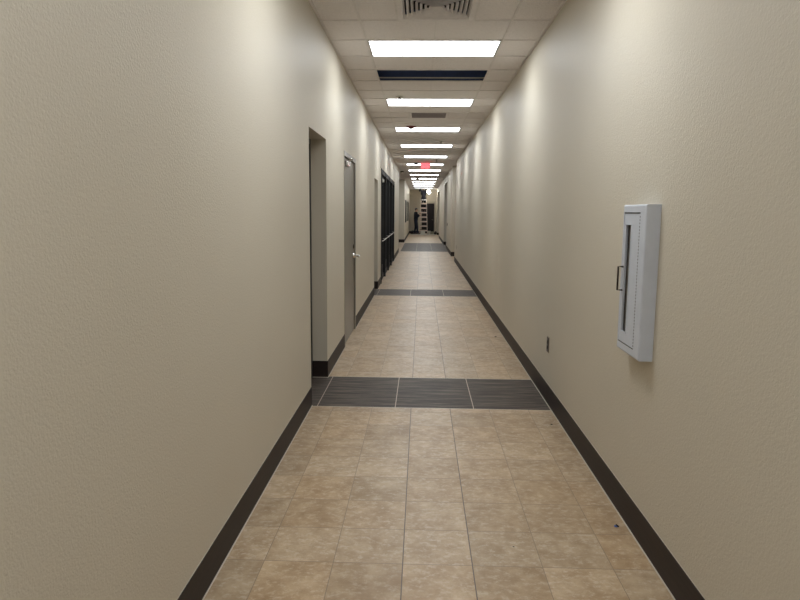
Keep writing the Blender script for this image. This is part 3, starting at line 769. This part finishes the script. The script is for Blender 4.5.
# man standing on the floor at the left of the ladder, facing it and steadying the rail
g1 = thing('person', 'person in dark navy clothes standing at the left of the stepladder, hands on its rail', 'person', (-0.37, 43.95, 0))
figure(g1, dict(crown=(0.03, 0.04, 1.74), neck=(-0.01, 0.0, 1.47), chest=(-0.01, 0.0, 1.27), hip=(-0.01, 0, 0.95),
    shl=(-0.08, 0.17, 1.41), ell=(0.03, 0.21, 1.18), wrl=(0.19, 0.16, 1.32), shr=(0.05, -0.18, 1.41), elr=(0.12, -0.17, 1.15), wrr=(0.235, 0.0, 1.25),
    thl=(-0.04, 0.09, 0.90), knl=(-0.02, 0.12, 0.50), anl=(-0.09, 0.13, 0.09), tol=(0.07, 0.15, 0.035),
    thr=(0.02, -0.09, 0.90), knr=(0.09, -0.10, 0.50), anr=(0.11, -0.11, 0.09), tor=(0.26, -0.09, 0.035)),
    (1, 0.35, 0.15), 0.20, M['jacket'], M['trousers'], False, (0.4, 0.9, -0.1), 0.55, 1)

# ------------------------------------------------------------------ stepladder
LX, LYF, LYM, LYR, LZ = 0.135, 44.12, 44.62, 45.20, 2.28
t = thing('stepladder', 'tall pale double-sided stepladder standing open before the dark end door', 'ladder', (LX, LYF, 0))
def lp(z, front=True, s4=1):              # point on a rail
    u = z/LZ; y = (LYF + (LYM-0.05-LYF)*u) if front else (LYR + (LYM+0.05-LYR)*u)
    return Vector((s4*(0.27 - 0.085*u), y - LYF, z))
for fr in (True, False):
    for s4 in (-1, 1):
        b = bmesh.new(); a, c2 = lp(0.02, fr, s4), lp(LZ, fr, s4)
        for z0, z1 in ((a, c2),):
            vs = []
            for p in (z0, z1):
                for ddx, ddy in ((-0.014,-0.034),(0.014,-0.034),(0.014,0.034),(-0.014,0.034)): vs.append(b.verts.new((p.x+ddx, p.y+ddy, p.z)))
            for k in range(4): b.faces.new((vs[k], vs[(k+1)%4], vs[4+(k+1)%4], vs[4+k]))
            b.faces.new(vs[:4][::-1]); b.faces.new(vs[4:])
        r = obj('rail', b, M['tread'], t)
        b = bmesh.new(); bx(b, a.x-0.020, a.x+0.020, a.y-0.040, a.y+0.040, 0, 0.045); obj('foot', b, M['black'], r)
    for i in range(1, 8):
        z = i*0.300 - 0.02; p = lp(z, fr, 1)
        b = bmesh.new(); bx(b, -p.x+0.012, p.x-0.012, p.y-0.042, p.y+0.042, z-0.085, z+0.004 , 0.004)
        obj('step', b, M['tread'] if fr else M['black'], t)
b = bmesh.new(); bx(b, -0.21, 0.21, LYM-LYF-0.11, LYM-LYF+0.11, LZ-0.02, LZ+0.045, 0.01); obj('top_cap', b, M['silver'], t)
for s4 in (-1, 1):
    b = bmesh.new(); a, c2 = lp(1.35, True, s4), lp(1.35, False, s4); tube(b, [a, ((a.x+c2.x)/2, (a.y+c2.y)/2, 1.30), c2], 0.008, 6); obj('spreader', b, M['silver'], t)

# man on the far side of the ladder, arms up in the open ceiling panel
zf = 1.484
g2 = thing('person', 'person in near-black clothes standing up on the stepladder with head inside the ceiling', 'person', (0.115, 0, 0))
ry = LYF + 0  # ladder rear rung at this height
yr = LYR + (LYM+0.05-LYR)*(zf/LZ)
figure(g2, dict(crown=(0.02, yr+0.02, 3.215), neck=(0.0, yr+0.05, 2.94), chest=(0.0, yr+0.07, 2.74), hip=(0.0, yr+0.10, 2.42),
    shl=(-0.18, yr+0.05, 2.90), ell=(-0.265, yr-0.12, 2.90), wrl=(-0.15, yr-0.14, 3.14), shr=(0.18, yr+0.05, 2.90), elr=(0.21, yr-0.17, 2.78), wrr=(0.16, yr-0.14, 3.02),
    thl=(-0.09, yr+0.09, 2.37), knl=(-0.10, yr+0.02, 1.96), anl=(-0.09, yr+0.05, zf+0.105), tol=(-0.09, yr-0.07, zf+0.036),
    thr=(0.09, yr+0.09, 2.37), knr=(0.10, yr+0.02, 1.96), anr=(0.09, yr+0.05, zf+0.105), tor=(0.09, yr-0.07, zf+0.036)),
    (0, -1, 0.5), 0.20, M['shirt'], M['shirt'], False, (0, -1, 0.2), 0.5, 1)

# round lamp hanging from the ceiling by the man on the ladder
t = thing('work_lamp', 'round bright white lamp hanging from the ceiling at the right of the stepladder', 'lamp', (0.47, 44.35, H))
b = bmesh.new(); tube(b, [(0,0,0.003), (0.004,0,-0.03), (0,0,-0.055)], 0.006, 8); obj('cord', b, M['black'], t)
b = bmesh.new(); lathe(b, [(0.0,-0.045),(0.030,-0.048),(0.034,-0.085),(0.0,-0.085)], (0,0,0), 16); obj('socket', b, M['black'], t)
b = bmesh.new(); lathe(b, [(0.115*math.sin(PI*k/14), -0.205+0.115*math.cos(PI*k/14)) for k in range(15)], (0,0,0), 24); obj('globe', b, M['lamp'], t)

# ------------------------------------------------------------------ work clutter on the floor by the ladder
b = bmesh.new(); random.seed(5); nx, ny = 40, 16
gridv = [[None]*(ny+1) for _ in range(nx+1)]
for i in range(nx+1):
    for j in range(ny+1):
        u, v = i/nx, j/ny; ex = 0.05*math.sin(v*7+1) ; ey = 0.10*math.sin(u*9)
        z = 0.012 + 0.016*abs(math.sin(u*23+v*5))*abs(math.sin(v*9+u*4)) + (0.022 if v < 0.14 else 0)*abs(math.sin(u*14))
        gridv[i][j] = b.verts.new((-0.73 + ex*(1-2*u) + u*1.65, 42.3 + ey*(1-v) + v*1.05, z))
for i in range(nx):
    for j in range(ny): b.faces.new((gridv[i][j], gridv[i+1][j], gridv[i+1][j+1], gridv[i][j+1]))
ret = bmesh.ops.extrude_face_region(b, geom=b.faces[:])
for v in [x for x in ret['geom'] if isinstance(x, bmesh.types.BMVert)]: v.co.z = 0.001
o = smooth(obj('drop_cloth', b, M['cloth'])); tag(o, 'pale crumpled drop cloth spread across the floor below the stepladder', 'drop cloth')

def carton(label, x, y, sx, sy_, sz, rz, mat, name='carton', z=0.0):
    t = thing(name, label, 'box', (x, y, z), None, rz)
    b = bmesh.new(); bx(b, -sx/2, sx/2, -sy_/2, sy_/2, 0, sz, 0.004); obj('box_body', b, mat, t)
    b = bmesh.new(); bx(b, -sx/2-0.004, sx/2+0.004, -sy_/2-0.02, -0.004, sz, sz+0.005); bx(b, -sx/2-0.004, sx/2+0.004, 0.004, sy_/2+0.02, sz, sz+0.005); obj('lid_flap', b, mat, t)
    return t
carton('white carton on the floor in front of the stepladder', 0.10, 43.62, 0.27, 0.22, 0.24, 0.1, M['box'])
carton('flat grey-green carton to the right of the stepladder', 0.68, 44.25, 0.34, 0.30, 0.17, -0.15, M['olive'])
t = thing('bucket', 'white plastic bucket on the floor at the right foot of the stepladder', 'bucket', (0.50, 43.6, 0))
b = bmesh.new(); lathe(b, [(0.0,0.0),(0.085,0.0),(0.108,0.22),(0.114,0.22),(0.114,0.235),(0.102,0.235),(0.080,0.012),(0,0.012)], (0,0,0), 24); obj('pail', b, M['box'], t)
b = bmesh.new(); tube(b, [(0.112*math.cos(a), -0.03-0.06*math.sin(a), 0.225-0.05*math.sin(a)) for a in [PI*k/10 for k in range(11)]], 0.003, 6); obj('handle', b, M['silver'], t)
def bag(label, x, y, sx, sy_, sz, seed):
    bm = bmesh.new(); bmesh.ops.create_icosphere(bm, subdivisions=3, radius=1.0); random.seed(seed)
    ph = [random.uniform(0, 6) for _ in range(6)]
    for v in bm.verts:
        k = 1 + 0.10*math.sin(v.co.x*6+ph[0]) + 0.08*math.sin(v.co.y*8+ph[1]+v.co.z*3) + 0.06*math.sin(v.co.z*9+ph[2])
        v.co = Vector((v.co.x*sx*k, v.co.y*sy_*k, max(0.0, (v.co.z*0.8+0.55)*sz*k*0.75)))
    tube(bm, [(-sx*0.45,0,sz*0.85),(-sx*0.3,0,sz*1.15),(sx*0.3,0,sz*1.15),(sx*0.45,0,sz*0.85)], 0.012, 8)
    o = smooth(obj('tool_bag', bm, M['black'])); o.location = (x, y, 0); return tag(o, label, 'bag')
bag('dark tool bag on the floor at the left wall behind the standing person', -0.60, 44.6, 0.15, 0.20, 0.20, 2)
bag('dark tool bag on the floor by the right wall near the end door', 0.92, 43.70, 0.07, 0.20, 0.17, 4)
